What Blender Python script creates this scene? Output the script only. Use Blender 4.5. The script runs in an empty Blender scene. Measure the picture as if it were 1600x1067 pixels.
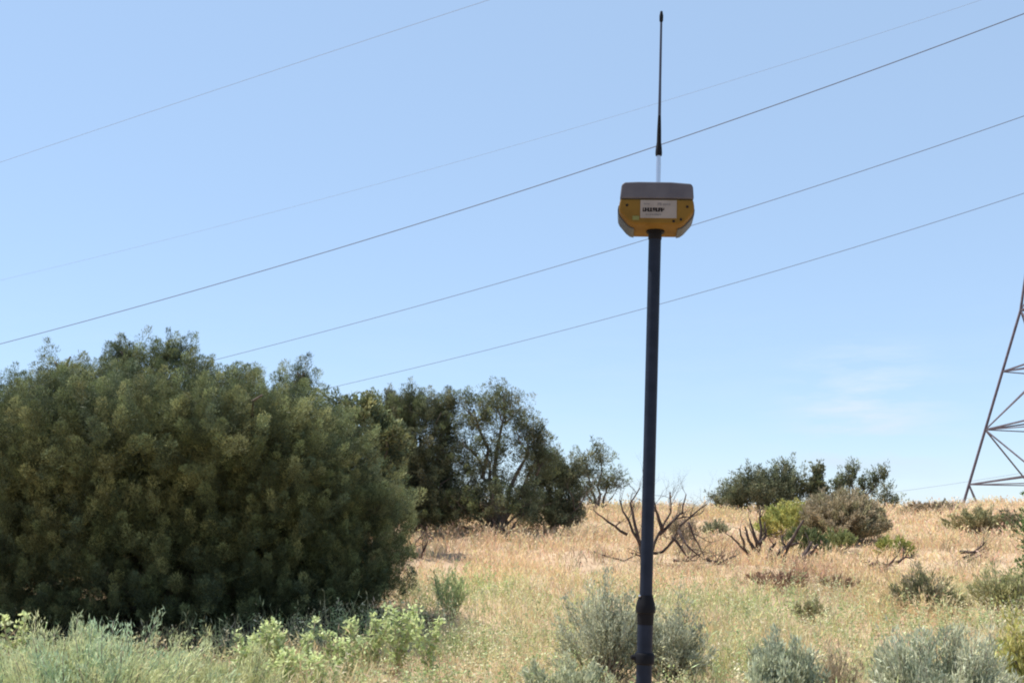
import bpy, bmesh, math, random
import numpy as np
from mathutils import Vector, Matrix
random.seed(7)
RNG = np.random.default_rng(7)
sc = bpy.context.scene
COL = sc.collection
F = 1716.0                       # focal length in pixels of a 1600 px wide frame
PITCH = math.atan((797-533.5)/F)
EYE = 1.5
# ---------------------------------------------------------------- camera
cam_d = bpy.data.cameras.new('camera'); cam = bpy.data.objects.new('camera', cam_d); COL.objects.link(cam)
cam_d.sensor_width = 36; cam_d.lens = 36*F/1600; cam_d.clip_end = 3000; cam_d.clip_start = 0.05
cam.location = (0, 0, EYE); cam.rotation_euler = (math.pi/2+PITCH, 0, 0)
sc.camera = cam
# ---------------------------------------------------------------- light
SUN_EL = math.radians(60); SUN_AZ = math.atan2(-0.80, 0.36)     # azimuth from +Y towards +X
SDIR = Vector((math.sin(SUN_AZ)*math.cos(SUN_EL), math.cos(SUN_AZ)*math.cos(SUN_EL), math.sin(SUN_EL)))
w = bpy.data.worlds.new('World'); sc.world = w; w.use_nodes = True
nt = w.node_tree; N = nt.nodes; L = nt.links
bg = N['Background']; bg.inputs['Strength'].default_value = 0.14
sky = N.new('ShaderNodeTexSky'); sky.sky_type = 'NISHITA'; sky.sun_disc = False
sky.sun_elevation = SUN_EL; sky.sun_rotation = SUN_AZ
sky.air_density = 1.0; sky.dust_density = 0.0; sky.ozone_density = 3.0; sky.altitude = 1400
# thin cirrus: world-direction noise
tc = N.new('ShaderNodeTexCoord'); mp = N.new('ShaderNodeMapping'); mp.inputs['Scale'].default_value = (2.2, 2.2, 11)
nz = N.new('ShaderNodeTexNoise'); nz.inputs['Scale'].default_value = 5.0; nz.inputs['Detail'].default_value = 7; nz.inputs['Roughness'].default_value = .6
rp = N.new('ShaderNodeValToRGB'); rp.color_ramp.elements[0].position = .42; rp.color_ramp.elements[1].position = .75
L.new(tc.outputs['Generated'], mp.inputs['Vector']); L.new(mp.outputs[0], nz.inputs['Vector']); L.new(nz.outputs['Fac'], rp.inputs[0])
sep = N.new('ShaderNodeSeparateXYZ'); L.new(tc.outputs['Generated'], sep.inputs[0])
low = N.new('ShaderNodeMapRange'); low.inputs[1].default_value = 0.0; low.inputs[2].default_value = 0.2; low.inputs[3].default_value = .3; low.inputs[4].default_value = .0
L.new(sep.outputs['Z'], low.inputs[0])
cdir = Vector(((1350-800)/F, 1, (797-668)/F)).normalized()           # one wispy bank low on the right
dist = N.new('ShaderNodeVectorMath'); dist.operation = 'DISTANCE'; L.new(tc.outputs['Generated'], dist.inputs[0]); dist.inputs[1].default_value = cdir
spot = N.new('ShaderNodeMapRange'); spot.interpolation_type = 'SMOOTHSTEP'; spot.inputs[1].default_value = .0; spot.inputs[2].default_value = .10; spot.inputs[3].default_value = 1.5; spot.inputs[4].default_value = 0
L.new(dist.outputs['Value'], spot.inputs[0])
ad = N.new('ShaderNodeMath'); ad.operation = 'ADD'; L.new(low.outputs[0], ad.inputs[0]); L.new(spot.outputs[0], ad.inputs[1])
mu = N.new('ShaderNodeMath'); mu.operation = 'MULTIPLY'; L.new(rp.outputs[0], mu.inputs[0]); L.new(ad.outputs[0], mu.inputs[1])
mx = N.new('ShaderNodeMix'); mx.data_type = 'RGBA'; L.new(mu.outputs[0], mx.inputs['Factor'])
base = N.new('ShaderNodeMix'); base.data_type = 'RGBA'; base.inputs['Factor'].default_value = .7      # bright thin summer haze over the whole sky
L.new(sky.outputs[0], base.inputs['A']); base.inputs['B'].default_value = (1.92, 2.66, 3.65, 1)
L.new(base.outputs['Result'], mx.inputs['A']); mx.inputs['B'].default_value = (3.0, 3.65, 4.3, 1)
L.new(mx.outputs['Result'], bg.inputs['Color'])
sd = bpy.data.lights.new('sun', 'SUN'); sd.energy = 4.2; sd.angle = math.radians(.5); sd.color = (1, .95, .87)
so = bpy.data.objects.new('sun', sd); COL.objects.link(so); so.location = (-20, 20, 40)
so.rotation_euler = SDIR.to_track_quat('Z', 'Y').to_euler()
sc.view_settings.view_transform = 'Standard'; sc.view_settings.look = 'None'
sc.view_settings.exposure = 0.75; sc.view_settings.gamma = 1
sc.cycles.max_bounces = 8; sc.cycles.transparent_max_bounces = 8
sc.cycles.filter_width = 2.0

# ---------------------------------------------------------------- helpers
cp, sp_ = math.cos(PITCH), math.sin(PITCH)
def at(px, py, Y):
    """world point at forward distance Y seen in direction of photo pixel"""
    a = (px-800)/F; b = (533.5-py)/F
    d = (a, cp-b*sp_, sp_+b*cp); k = Y/d[1]
    return Vector((d[0]*k, Y, EYE+d[2]*k))
def project(x, y, z):
    z = z-EYE
    f = y*cp+z*sp_; u = -y*sp_+z*cp
    return 800+F*x/f, 533.5-F*u/f
PROF_Y = [-40, 0, 5, 8, 11, 14, 18, 22, 26, 30, 36, 42, 50, 62, 90, 150, 700]
PROF_P = [None, None, None, None, 1004, 930, 878, 842, 818, 806, 794]
pz = []
for i, Y in enumerate(PROF_Y):
    if i < len(PROF_P) and PROF_P[i]: pz.append(at(1000, PROF_P[i], Y).z)
    elif Y <= 0: pz.append(0.0)
    elif Y == 5: pz.append(.03)
    elif Y == 8: pz.append(.07)
    else: pz.append({42: 1.30, 50: .6, 62: -1.0, 90: -4.5, 150: -12, 700: -60}[Y])
_dy = np.arange(-40, 700, .25); _dz = np.interp(_dy, PROF_Y, pz)
k_ = np.exp(-np.linspace(-2, 2, 17)**2); k_ /= k_.sum()
_dz = np.convolve(np.pad(_dz, 8, mode='edge'), k_, mode='valid')
def gz(x, y):
    x = np.asarray(x, float); y = np.asarray(y, float)
    z = np.interp(y, _dy, _dz)
    m = np.clip((y-6)/10, 0, 1)*np.clip((120-y)/60, 0, 1)
    z = z + m*(.05*np.sin(x*.9+y*.35)+.045*np.sin(x*1.9-y*.8+1)+.03*np.sin(x*3.1+y*1.7)+.02*np.sin(x*5.3-y*3.7)+.07*np.sin(x*.33+2.0))
    return z
def ground(px, py, lo=5.0, hi=37.0):
    """distance at which the ground is seen at this pixel -> world point"""
    for Y in np.arange(lo, hi, .05):
        x = (px-800)/F*Y/cp
        z = float(gz(x, Y)); q = project(x, Y, z)
        if q[1] <= py: break
    x = (px-800)/F*(Y*cp+(z-EYE)*sp_)
    return Vector((x, Y, float(gz(x, Y))))
def stand(px, Y):
    z = 0
    x = (px-800)/F*Y/cp
    z = float(gz(x, Y)); x = (px-800)/F*(Y*cp+(z-EYE)*sp_)
    return Vector((x, Y, float(gz(x, Y))))
def link(name, me, mat, parent=None):
    o = bpy.data.objects.new(name, me); COL.objects.link(o)
    if mat: me.materials.append(mat)
    if parent: o.parent = parent
    return o
def thing(name, label, cat, loc=(0, 0, 0), group=None):
    o = bpy.data.objects.new(name, None); COL.objects.link(o); o.location = loc
    o.empty_display_size = .1
    o['label'] = label; o['category'] = cat
    if group: o['group'] = group
    return o
def tag(o, label=None, cat=None, group=None, kind=None):
    for k, v in (('label', label), ('category', cat), ('group', group), ('kind', kind)):
        if v: o[k] = v
def newmat(name, col, rough=.6, metal=0, spec=.5):
    m = bpy.data.materials.new(name); m.use_nodes = True
    p = m.node_tree.nodes['Principled BSDF']
    p.inputs['Base Color'].default_value = (*col, 1); p.inputs['Roughness'].default_value = rough
    p.inputs['Metallic'].default_value = metal; p.inputs['Specular IOR Level'].default_value = spec
    return m
def noisy(m, c1, c2, scale, detail=5, bump=0, bscale=None):
    n = m.node_tree.nodes; l = m.node_tree.links; p = n['Principled BSDF']
    t = n.new('ShaderNodeTexCoord'); z = n.new('ShaderNodeTexNoise'); z.inputs['Scale'].default_value = scale; z.inputs['Detail'].default_value = detail
    r = n.new('ShaderNodeValToRGB'); r.color_ramp.elements[0].position = .35; r.color_ramp.elements[1].position = .65
    r.color_ramp.elements[0].color = (*c1, 1); r.color_ramp.elements[1].color = (*c2, 1)
    l.new(t.outputs['Object'], z.inputs['Vector']); l.new(z.outputs['Fac'], r.inputs[0]); l.new(r.outputs[0], p.inputs['Base Color'])
    if bump:
        z2 = n.new('ShaderNodeTexNoise'); z2.inputs['Scale'].default_value = bscale or scale*4; z2.inputs['Detail'].default_value = 4
        b = n.new('ShaderNodeBump'); b.inputs['Strength'].default_value = bump; b.inputs['Distance'].default_value = .01
        l.new(t.outputs['Object'], z2.inputs['Vector']); l.new(z2.outputs['Fac'], b.inputs['Height']); l.new(b.outputs[0], p.inputs['Normal'])
    return m
def leafmat(name, transl=.35, rough=.65, spec=.25):
    m = bpy.data.materials.new(name); m.use_nodes = True
    n = m.node_tree.nodes; l = m.node_tree.links; p = n['Principled BSDF']; out = n['Material Output']
    a = n.new('ShaderNodeAttribute'); a.attribute_name = 'tint'
    t = n.new('ShaderNodeTexCoord'); z = n.new('ShaderNodeTexNoise'); z.inputs['Scale'].default_value = 30
    mr = n.new('ShaderNodeMapRange'); mr.inputs[3].default_value = .8; mr.inputs[4].default_value = 1.2
    l.new(t.outputs['Object'], z.inputs['Vector']); l.new(z.outputs['Fac'], mr.inputs[0])
    v = n.new('ShaderNodeVectorMath'); v.operation = 'SCALE'; l.new(a.outputs['Color'], v.inputs[0]); l.new(mr.outputs[0], v.inputs['Scale'])
    l.new(v.outputs[0], p.inputs['Base Color'])
    p.inputs['Roughness'].default_value = rough; p.inputs['Specular IOR Level'].default_value = spec
    tr = n.new('ShaderNodeBsdfTranslucent'); l.new(v.outputs[0], tr.inputs['Color'])
    mx = n.new('ShaderNodeMixShader'); mx.inputs[0].default_value = transl
    l.new(p.outputs[0], mx.inputs[1]); l.new(tr.outputs[0], mx.inputs[2]); l.new(mx.outputs[0], out.inputs['Surface'])
    return m
M_JUN = leafmat('juniper_foliage', .18)
M_SAGE = leafmat('sage_foliage', .3, .7)
M_GRASS = leafmat('grass_blades', .4, .6)
M_WEED = leafmat('weed_leaves', .4, .5, .4)
M_BARK = noisy(newmat('juniper_bark', (.12, .09, .07), .9), (.09, .065, .05), (.2, .16, .13), 14, bump=.8)
M_DEAD = noisy(newmat('dead_wood', (.06, .04, .035), .9), (.035, .022, .018), (.11, .075, .06), 9, bump=.6)
M_SAGEWOOD = noisy(newmat('sage_wood', (.2, .16, .13), .9), (.13, .1, .08), (.3, .25, .2), 20, bump=.5)
M_STRAW = noisy(newmat('dry_stems', (.4, .3, .2), .9), (.32, .23, .15), (.5, .4, .27), 12)

def nrm(v): return v/np.maximum(np.linalg.norm(v, axis=-1, keepdims=True), 1e-9)
class Leaves:
    """collects diamond-shaped leaves with one colour each"""
    def __init__(s): s.V = []; s.C = []
    def add(s, P, D, ln, wd, col, bend=0.0, seed_like=False):
        n = len(P)
        if n == 0: return
        ln = np.broadcast_to(np.asarray(ln, float), (n,))[:, None]; wd = np.broadcast_to(np.asarray(wd, float), (n,))[:, None]
        D = nrm(D); R = RNG.normal(size=(n, 3)); S = nrm(np.cross(D, R)); U = np.cross(S, D)
        mid = .45
        A = P; T = P+D*ln+U*ln*bend
        B = P+D*ln*mid+S*wd*.5; Cc = P+D*ln*mid-S*wd*.5
        s.V.append(np.stack([A, B, T, Cc], 1).reshape(-1, 3)); s.C.append(np.broadcast_to(col, (n, 3)))
    def blades(s, P, D, ln, wd, col, sag=.15):
        """long blades: two stacked quads, the upper one tipping over"""
        n = len(P)
        ln = np.broadcast_to(np.asarray(ln, float), (n,))[:, None]; wd = np.broadcast_to(np.asarray(wd, float), (n,))[:, None]
        D = nrm(D); a = RNG.uniform(0, 2*np.pi, n); S = np.stack([np.cos(a), np.sin(a), np.zeros(n)], 1); S = nrm(S-D*(S*D).sum(1, keepdims=True))
        lean = nrm(np.stack([np.cos(a*3), np.sin(a*3), np.full(n, -.4)], 1))
        m = P+D*ln*.55; t = P+D*ln+lean*ln*sag*RNG.uniform(.3, 1.6, (n, 1))
        s.V.append(np.stack([P-S*wd*.3, P+S*wd*.3, m+S*wd*.5, m-S*wd*.5], 1).reshape(-1, 3)); s.C.append(np.broadcast_to(col, (n, 3)))
        s.V.append(np.stack([m-S*wd*.5, m+S*wd*.5, t+S*wd*.05, t-S*wd*.05], 1).reshape(-1, 3)); s.C.append(np.broadcast_to(col, (n, 3)))
        return t
    def build(s, name, mat, parent=None, origin=(0, 0, 0)):
        V = np.concatenate(s.V)-np.array(origin); Cc = np.concatenate(s.C)
        nf = len(V)//4
        me = bpy.data.meshes.new(name)
        me.vertices.add(len(V)); me.vertices.foreach_set('co', V.astype(np.float32).ravel())
        me.loops.add(nf*4); me.loops.foreach_set('vertex_index', np.arange(nf*4, dtype=np.int32))
        me.polygons.add(nf); me.polygons.foreach_set('loop_start', np.arange(0, nf*4, 4, dtype=np.int32))
        try: me.polygons.foreach_set('loop_total', np.full(nf, 4, dtype=np.int32))
        except Exception: pass
        at_ = me.attributes.new('tint', 'FLOAT_COLOR', 'FACE')
        at_.data.foreach_set('color', np.concatenate([Cc, np.ones((nf, 1))], 1).astype(np.float32).ravel())
        me.update(calc_edges=True)
        return link(name, me, mat, parent)
class Tubes:
    def __init__(s): s.V = []; s.F = []
    def tube(s, pts, r, sides=5):
        pts = [Vector(p) for p in pts]
        if not hasattr(r, '__len__'): r = [r]*len(pts)
        b = len(s.V)
        for i, p in enumerate(pts):
            d = (pts[min(i+1, len(pts)-1)]-pts[max(i-1, 0)]).normalized()
            a = d.orthogonal().normalized() if i == 0 else (a-d*a.dot(d)).normalized()
            c = d.cross(a)
            for k in range(sides):
                t = 2*math.pi*k/sides
                s.V.append(p+(a*math.cos(t)+c*math.sin(t))*r[i])
        for i in range(len(pts)-1):
            for k in range(sides):
                k2 = (k+1) % sides
                s.F.append((b+i*sides+k, b+i*sides+k2, b+(i+1)*sides+k2, b+(i+1)*sides+k))
        s.F.append(tuple(b+k for k in reversed(range(sides)))); s.F.append(tuple(b+(len(pts)-1)*sides+k for k in range(sides)))
    def build(s, name, mat, parent=None, origin=(0, 0, 0), smooth=True):
        o = Vector(origin); me = bpy.data.meshes.new(name); me.from_pydata([v-o for v in s.V], [], s.F)
        if smooth: me.polygons.foreach_set('use_smooth', [True]*len(me.polygons))
        me.update(); return link(name, me, mat, parent)
def wobble(a, b, n=5, amp=.08):
    a = Vector(a); b = Vector(b); L_ = (b-a).length; out = [a]
    for i in range(1, n):
        t = i/n; out.append(a.lerp(b, t)+Vector((random.uniform(-1, 1), random.uniform(-1, 1), random.uniform(-1, 1)))*L_*amp)
    out.append(b); return out
def twigs(T, p, d, ln, r, depth, spread=.7, up=.25, kids=(2, 3)):
    """recursive bare branches"""
    d = Vector(d).normalized(); pts = [Vector(p)]; rs = [r]; seg = 4
    for i in range(seg):
        d = (d+Vector((random.gauss(0, .22), random.gauss(0, .22), random.gauss(0, .16)+up*.15))).normalized()
        pts.append(pts[-1]+d*ln/seg); rs.append(r*(1-.5*(i+1)/seg))
    T.tube(pts, rs, 5 if r > .006 else 3)
    if depth > 0:
        for k in range(random.randint(*kids)):
            i = random.randint(1, seg) if k else seg
            nd = (d+Vector((random.gauss(0, spread), random.gauss(0, spread), random.gauss(up, spread*.6)))).normalized()
            twigs(T, pts[i], nd, ln*random.uniform(.5, .8), rs[i]*.75, depth-1, spread, up, kids)

# ---------------------------------------------------------------- ground
def make_ground():
    ys = np.concatenate([np.arange(-40, 5, 3), np.arange(5, 45, .35), np.arange(45, 100, 3), np.arange(100, 701, 40)])
    xs = np.concatenate([np.arange(-700, -60, 40), np.arange(-60, -20, 3), np.arange(-20, 20, .35), np.arange(20, 60, 3), np.arange(60, 701, 40)])
    X, Y = np.meshgrid(xs, ys); Z = gz(X, Y)
    n, m = X.shape; V = np.stack([X, Y, Z], -1).reshape(-1, 3)
    idx = np.arange(n*m).reshape(n, m)
    Fc = np.stack([idx[:-1, :-1], idx[:-1, 1:], idx[1:, 1:], idx[1:, :-1]], -1).reshape(-1, 4)
    me = bpy.data.meshes.new('ground'); me.from_pydata(V.tolist(), [], Fc.tolist())
    me.polygons.foreach_set('use_smooth', [True]*len(me.polygons))
    mt = noisy(newmat('dry_soil', (.4, .3, .2), .95, spec=.1), (.36, .25, .165), (.52, .39, .26), .8, 9, bump=.6, bscale=25)
    o = link('ground', me, mt); tag(o, kind='structure')
make_ground()

# ---------------------------------------------------------------- grass
PINK = np.array([.74, .55, .35]); STRAW = np.array([.76, .60, .36]); GREEN = np.array([.40, .46, .19]); PALE = np.array([.66, .60, .36])
ORANGE = np.array([.76, .54, .30]); REDBR = np.array([.30, .17, .12]); YELL = np.array([.60, .48, .22])
def vnoise(x, y, s, seed=0):
    r = np.random.default_rng(seed); out = np.zeros_like(x)
    for k in range(7):
        a = r.uniform(0, 2*np.pi); fq = s*r.uniform(.6, 2.2); out += np.sin((x*np.cos(a)+y*np.sin(a))*fq+r.uniform(0, 6.3))
    return out/7*1.9
def bell(px, py, cx, cy, rx, ry): return np.exp(-(((px-cx)/rx)**2+((py-cy)/ry)**2))
def grass_colour(x, y):
    px, py = project(x, y, gz(x, y))
    n1 = vnoise(x, y, 1.1, 1); n2 = vnoise(x, y, 3.0, 2); n3 = vnoise(x, y, .5, 3)
    def mix(c, d, t): t = np.clip(t, 0, 1)[:, None]; return c*(1-t)+d*t
    c = np.broadcast_to(PINK, (len(x), 3))
    c = mix(c, STRAW, .35+.5*n2)
    t_near = np.clip((py-905)/70, 0, 1)
    c = mix(c, PALE, t_near*(.75+.3*n1))
    c = mix(c, np.array([.42, .42, .24]), np.clip(n3*.9-.35, 0, .5)*bell(px, py, 1450, 890, 260, 90)); c = mix(c, GREEN, t_near*np.clip(.22+.6*n2, 0, .85)); c = mix(c, PINK*.9, t_near*np.clip(-.15-.8*n2+.5*n1, 0, .7))
    g = bell(px, py, 830, 935, 120, 22)+bell(px, py, 1200, 960, 110, 26)+.7*bell(px, py, 700, 960, 60, 60)+.5*bell(px, py, 1560, 965, 60, 40)+.6*bell(px, py, 1120, 1010, 60, 60)
    c = mix(c, GREEN*1.15, g*(.62+.5*n2))
    o = bell(px, py, 1440, 972, 90, 16)+.8*bell(px, py, 1240, 880, 120, 25)+.7*bell(px, py, 860, 895, 200, 22)+.3*bell(px, py, 1500, 850, 100, 30)
    c = mix(c, ORANGE, o*(.6+.4*n1))
    c = mix(c, YELL, bell(px, py, 1370, 930, 70, 28)*.8+bell(px, py, 960, 805, 60, 12)*.4+bell(px, py, 1140, 805, 60, 10)*.6)
    r = bell(px, py, 1250, 908, 90, 12)+.5*bell(px, py, 740, 850, 60, 14)
    c = mix(c, np.array([.33, .26, .17]), np.clip(vnoise(x, y, 2.6, 31)-.45, 0, .6)*1.6*np.clip((y-11)/4, 0, 1))
    c = mix(c, REDBR, r*(.45+.5*n2)+np.clip(n2*n1-.3, 0, .35))
    return c
def make_grass():
    Lv = Leaves(); Dk = Leaves()
    for (y0, y1, den, wd, hh) in ((6.0, 9, 1200, .0045, .28), (9, 12, 1000, .006, .28), (12, 16, 600, .008, .26), (16, 22, 360, .012, .26), (22, 30, 220, .017, .26), (30, 39, 140, .021, .26)):
        n = int((y1**2-y0**2)*.56*den)
        y = np.sqrt(RNG.uniform(y0**2, y1**2, n)); x = RNG.uniform(-.56, .56, n)*y
        x = x+.06*RNG.normal(size=n)
        cl = vnoise(x, y, 6, 5)+.6*vnoise(x, y, 1.4, 6)
        keep = RNG.uniform(size=n) < np.clip(.62+.5*cl, .12, 1); x = x[keep]; y = y[keep]; cl = cl[keep]; n = len(x)
        # the thick shade under the large juniper carries little grass
        q = ((x+3.6)/2.6)**2+((y-11.9)/1.6)**2; keep = (q > 1) | (RNG.uniform(size=n) < .2); x = x[keep]; y = y[keep]; cl = cl[keep]; n = len(x)
        P = np.stack([x, y, gz(x, y)-.01], 1)
        D = np.stack([RNG.normal(0, .28, n), RNG.normal(0, .28, n), np.ones(n)], 1)
        h = hh*RNG.uniform(.3, 1.2, n)*np.clip(.9+.35*cl+.3*vnoise(x, y, 2.2, 9), .3, 2)
        c = grass_colour(x, y)*RNG.uniform(.74, 1.22, (n, 1))*(1+RNG.normal(0, .08, (n, 3)))
        c = np.clip(c, .02, .85)
        tips = Lv.blades(P, D, h, wd*RNG.uniform(.6, 1.3, n), c, .3)
        s = RNG.uniform(size=n) < .45                       # seed heads
        Lv.add(tips[s]-np.array([0, 0, .02]), D[s]+RNG.normal(0, .6, (s.sum(), 3)), h[s]*.22, wd*2.0, np.clip(c[s]*1.12, 0, .85))
    o = Lv.build('dry_grass', M_GRASS); tag(o, 'tan and pale green dry grass covering the hillside', 'grass', kind='stuff')
make_grass()
def make_shade_flakes():
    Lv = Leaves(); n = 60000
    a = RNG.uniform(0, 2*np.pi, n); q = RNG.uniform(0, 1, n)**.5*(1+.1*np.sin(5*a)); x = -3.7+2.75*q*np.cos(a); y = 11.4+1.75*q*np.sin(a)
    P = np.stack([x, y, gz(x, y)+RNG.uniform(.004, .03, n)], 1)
    Lv.add(P, RNG.normal(size=(n, 3))*np.array([1, 1, .12]), .06, .03, np.array([.085, .06, .042])*RNG.uniform(.5, 1.6, (n, 1)))  # near-black flakes put the crown's shade into the ground colour
    o = Lv.build('shade_flakes', M_WEED); tag(o, 'dark flakes painting the shade on the ground under the largest juniper', 'painted shade', kind='stuff')
make_shade_flakes()
def make_low_weeds():
    Lv = Leaves(); n0 = 17000
    y = np.sqrt(RNG.uniform(6.3**2, 15**2, n0)); x = RNG.uniform(-.54, .54, n0)*y
    d = vnoise(x, y, 2.6, 21)+.7*vnoise(x, y, 7, 22); k = (RNG.uniform(size=n0) < np.clip(.4+.6*d, .05, 1)*np.clip((15-y)/5, 0, 1))
    q = ((x+3.6)/2.6)**2+((y-12)/1.5)**2; k &= q > 1
    x = x[k]; y = y[k]; n = len(x); m = 26; i = np.repeat(np.arange(n), m); hgt = RNG.uniform(.10, .36, n)
    pal = np.array([(.50, .56, .28), (.42, .50, .22), (.62, .62, .36), (.74, .66, .44), (.36, .44, .2), (.55, .47, .28)])
    kind = RNG.integers(0, len(pal), n)
    lean = RNG.normal(0, .25, (n, 2)); t = RNG.uniform(.15, 1, n*m)
    P = np.stack([x[i]+lean[i, 0]*t*hgt[i]+RNG.normal(0, .018, n*m), y[i]+lean[i, 1]*t*hgt[i]+RNG.normal(0, .018, n*m), gz(x, y)[i]+t*hgt[i]], 1)
    D = RNG.normal(size=(n*m, 3))*np.array([1, 1, .6])+np.array([0, 0, .5])
    Lv.add(P, D, RNG.uniform(.012, .04, n*m), RNG.uniform(.007, .02, n*m), np.clip(pal[kind][i]*RNG.uniform(.7, 1.25, (n*m, 1)), 0, .82))
    B = np.stack([x, y, gz(x, y)], 1); Lv.add(B, np.stack([lean[:, 0], lean[:, 1], np.ones(n)], 1), hgt, .006, pal[kind]*.6)
    o = Lv.build('low_weeds', M_WEED); tag(o, 'small pale leafy weeds mixed into the near grass', 'weeds', kind='stuff')
make_low_weeds()

# ---------------------------------------------------------------- junipers
def plume(Lv, B, D, ln, rad, n, tint, lw, ll, tip=1.55):
    """one upswept spray of scale foliage (arrays over many sprays at once)"""
    k = len(B); idx = np.repeat(np.arange(k), n); m = len(idx)
    t = RNG.uniform(0, 1, m)**.8
    R = RNG.normal(size=(m, 3)); Dn = nrm(D)[idx]; R = nrm(R-Dn*(R*Dn).sum(1, keepdims=True))
    prof = np.sin(np.pi*np.clip(t*.80+.12, 0, 1)**1.1)
    P = B[idx]+Dn*(t*ln[idx])[:, None]+R*(prof*rad[idx]*np.sqrt(RNG.uniform(.05, 1, m))*(1+.9*RNG.uniform(0, 1, m)**4)*(1+.3*np.sin(t*13+idx*2.1)))[:, None]
    dirs = Dn*.9+R*.6+RNG.normal(0, .45, (m, 3))+np.array([0, 0, .25])
    c = tint[idx]*(RNG.uniform(.65, 1.25, m)*(1+(tip-1)*(t > .7)))[:, None]
    Lv.add(P, dirs, ll*RNG.uniform(.6, 1.3, m), lw*RNG.uniform(.6, 1.3, m), c)
def juniper(name, label, base, lobes, palette, density=60, per=90, plume_len=.32, plume_rad=.09, lw=.018, ll=.05, fill=500, group='junipers on the hillside', trunk_r=.09, low_limbs=0, cut=None, cat='tree', upmix=.7, nobottom=-.6, rough=.0):
    """lobes: list of (centre, rx, ry, rz)"""
    t = thing(name, label, cat, base, group); Lv = Leaves(); T = Tubes(); base = Vector(base)
    pal = np.array(palette)
    for (c, rx, ry, rz) in lobes:
        c = np.array(c); rad = np.array([rx, ry, rz])
        area = 4*math.pi*((rx*ry)**1.6/3+(rx*rz)**1.6/3+(ry*rz)**1.6/3)**(1/1.6)
        k = max(14, int(area*density))
        S = nrm(RNG.normal(size=(k*2, 3))); S = S[S[:, 2] > nobottom][:k]; k = len(S)
        depth = RNG.uniform(.6, 1.06, k)[:, None]*(1+.07*np.sin(S[:, :1]*rad[0]*9+S[:, 2:]*rad[2]*7)+.07*np.sin(S[:, :1]*rad[0]*15-S[:, 2:]*rad[2]*17+S[:, 1:2]*6))
        B = c+S*rad*depth
        D = nrm(S/rad*min(rad))+np.array([0, 0, upmix])+RNG.normal(0, .25, (k, 3))
        B = B-nrm(D)*plume_len*.5
        B[:, 2] = np.maximum(B[:, 2], gz(B[:, 0], B[:, 1])+.03)
        tint = pal[RNG.integers(0, len(pal), k)]*RNG.uniform(.6, 1.4, (k, 1))
        ln = plume_len*RNG.uniform(.55, 1.5, k); rr = plume_rad*RNG.uniform(.6, 1.3, k)
        plume(Lv, B, D, ln, rr, per, tint, lw, ll)
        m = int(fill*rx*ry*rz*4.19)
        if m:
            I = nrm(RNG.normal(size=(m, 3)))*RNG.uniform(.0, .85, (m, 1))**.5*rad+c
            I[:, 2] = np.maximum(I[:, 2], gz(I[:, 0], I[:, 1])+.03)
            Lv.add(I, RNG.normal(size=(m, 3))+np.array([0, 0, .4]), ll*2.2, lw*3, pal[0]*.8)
        # a limb into the lobe
        tgt = Vector(c)+Vector((0, 0, rz*.3))
        st = base+Vector((random.uniform(-.1, .1), random.uniform(-.1, .1), -.05))
        T.tube(wobble(st, tgt, 6, .05), [trunk_r*(1-.13*i) for i in range(7)], 7)
        for q in range(3):
            e = Vector(c)+Vector((random.uniform(-.8, .8)*rx, random.uniform(-.8, .8)*ry, random.uniform(.1, .8)*rz))
            T.tube(wobble(Vector(c)-Vector((0, 0, rz*.3)), e, 4, .07), [trunk_r*.35, trunk_r*.28, trunk_r*.2, trunk_r*.14, trunk_r*.08], 5)
    for q in range(low_limbs):
        a = random.uniform(0, 6.28); L_ = random.uniform(.5, 1.1)
        twigs(T, base+Vector((0, 0, .1)), (math.cos(a), math.sin(a), .45), L_, trunk_r*.45, 2)
    T.build('trunk', M_BARK, t, base)
    Lv.build('crown', M_JUN, t, base)
    return t
def lobe(px, py, Y, wpx, hpx, ry=None):
    """lobe centred on a pixel at a distance, radii given in photo pixels"""
    s = Y/F; c = at(px, py, Y); return (tuple(c), wpx*s, ry if ry else wpx*s*.9, hpx*s)
OLIVE = [(.118, .138, .062), (.155, .172, .078), (.082, .102, .056), (.205, .21, .095)]
DARKJ = [(.10, .112, .062), (.13, .14, .075), (.15, .148, .085)]
Yb = 11.6
juniper('juniper_tree', 'largest and nearest juniper, a broad olive green dome filling the left side', stand(250, Yb+.7),
    [lobe(200, 905, Yb+.55, 370, 95, 1.35), lobe(500, 910, Yb+.5, 120, 80, .8), lobe(250, 800, Yb+.5, 335, 150, 1.4), lobe(230, 780, Yb+.1, 330, 90, 1.2), lobe(400, 800, Yb+.2, 180, 80, 1.0), lobe(-110, 800, Yb+.5, 150, 170), lobe(560, 845, Yb+.5, 80, 100, .6),
     lobe(215, 680, Yb-.5, 195, 85, 1.2), lobe(60, 700, Yb-.4, 160, 80, 1.1), lobe(120, 650, Yb-.3, 90, 70), lobe(365, 680, Yb-.6, 135, 78, 1.1), lobe(455, 715, Yb-.3, 105, 85, .9), lobe(530, 725, Yb+.1, 55, 62), lobe(20, 660, Yb, 70, 58), lobe(578, 790, Yb+.2, 42, 45),
     lobe(270, 597, Yb, 80, 45), lobe(190, 597, Yb+.2, 50, 40), lobe(455, 632, Yb+.1, 42, 42), lobe(370, 606, Yb+.2, 36, 36), lobe(100, 580, Yb, 26, 28), lobe(200, 560, Yb, 16, 20), lobe(470, 595, Yb, 14, 22), lobe(258, 556, Yb, 22, 18)],
    OLIVE, density=46, per=420, plume_len=.29, plume_rad=.066, lw=.0052, ll=.030, fill=900, trunk_r=.11, nobottom=-.9, upmix=1.15)
Y2 = 22
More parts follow.
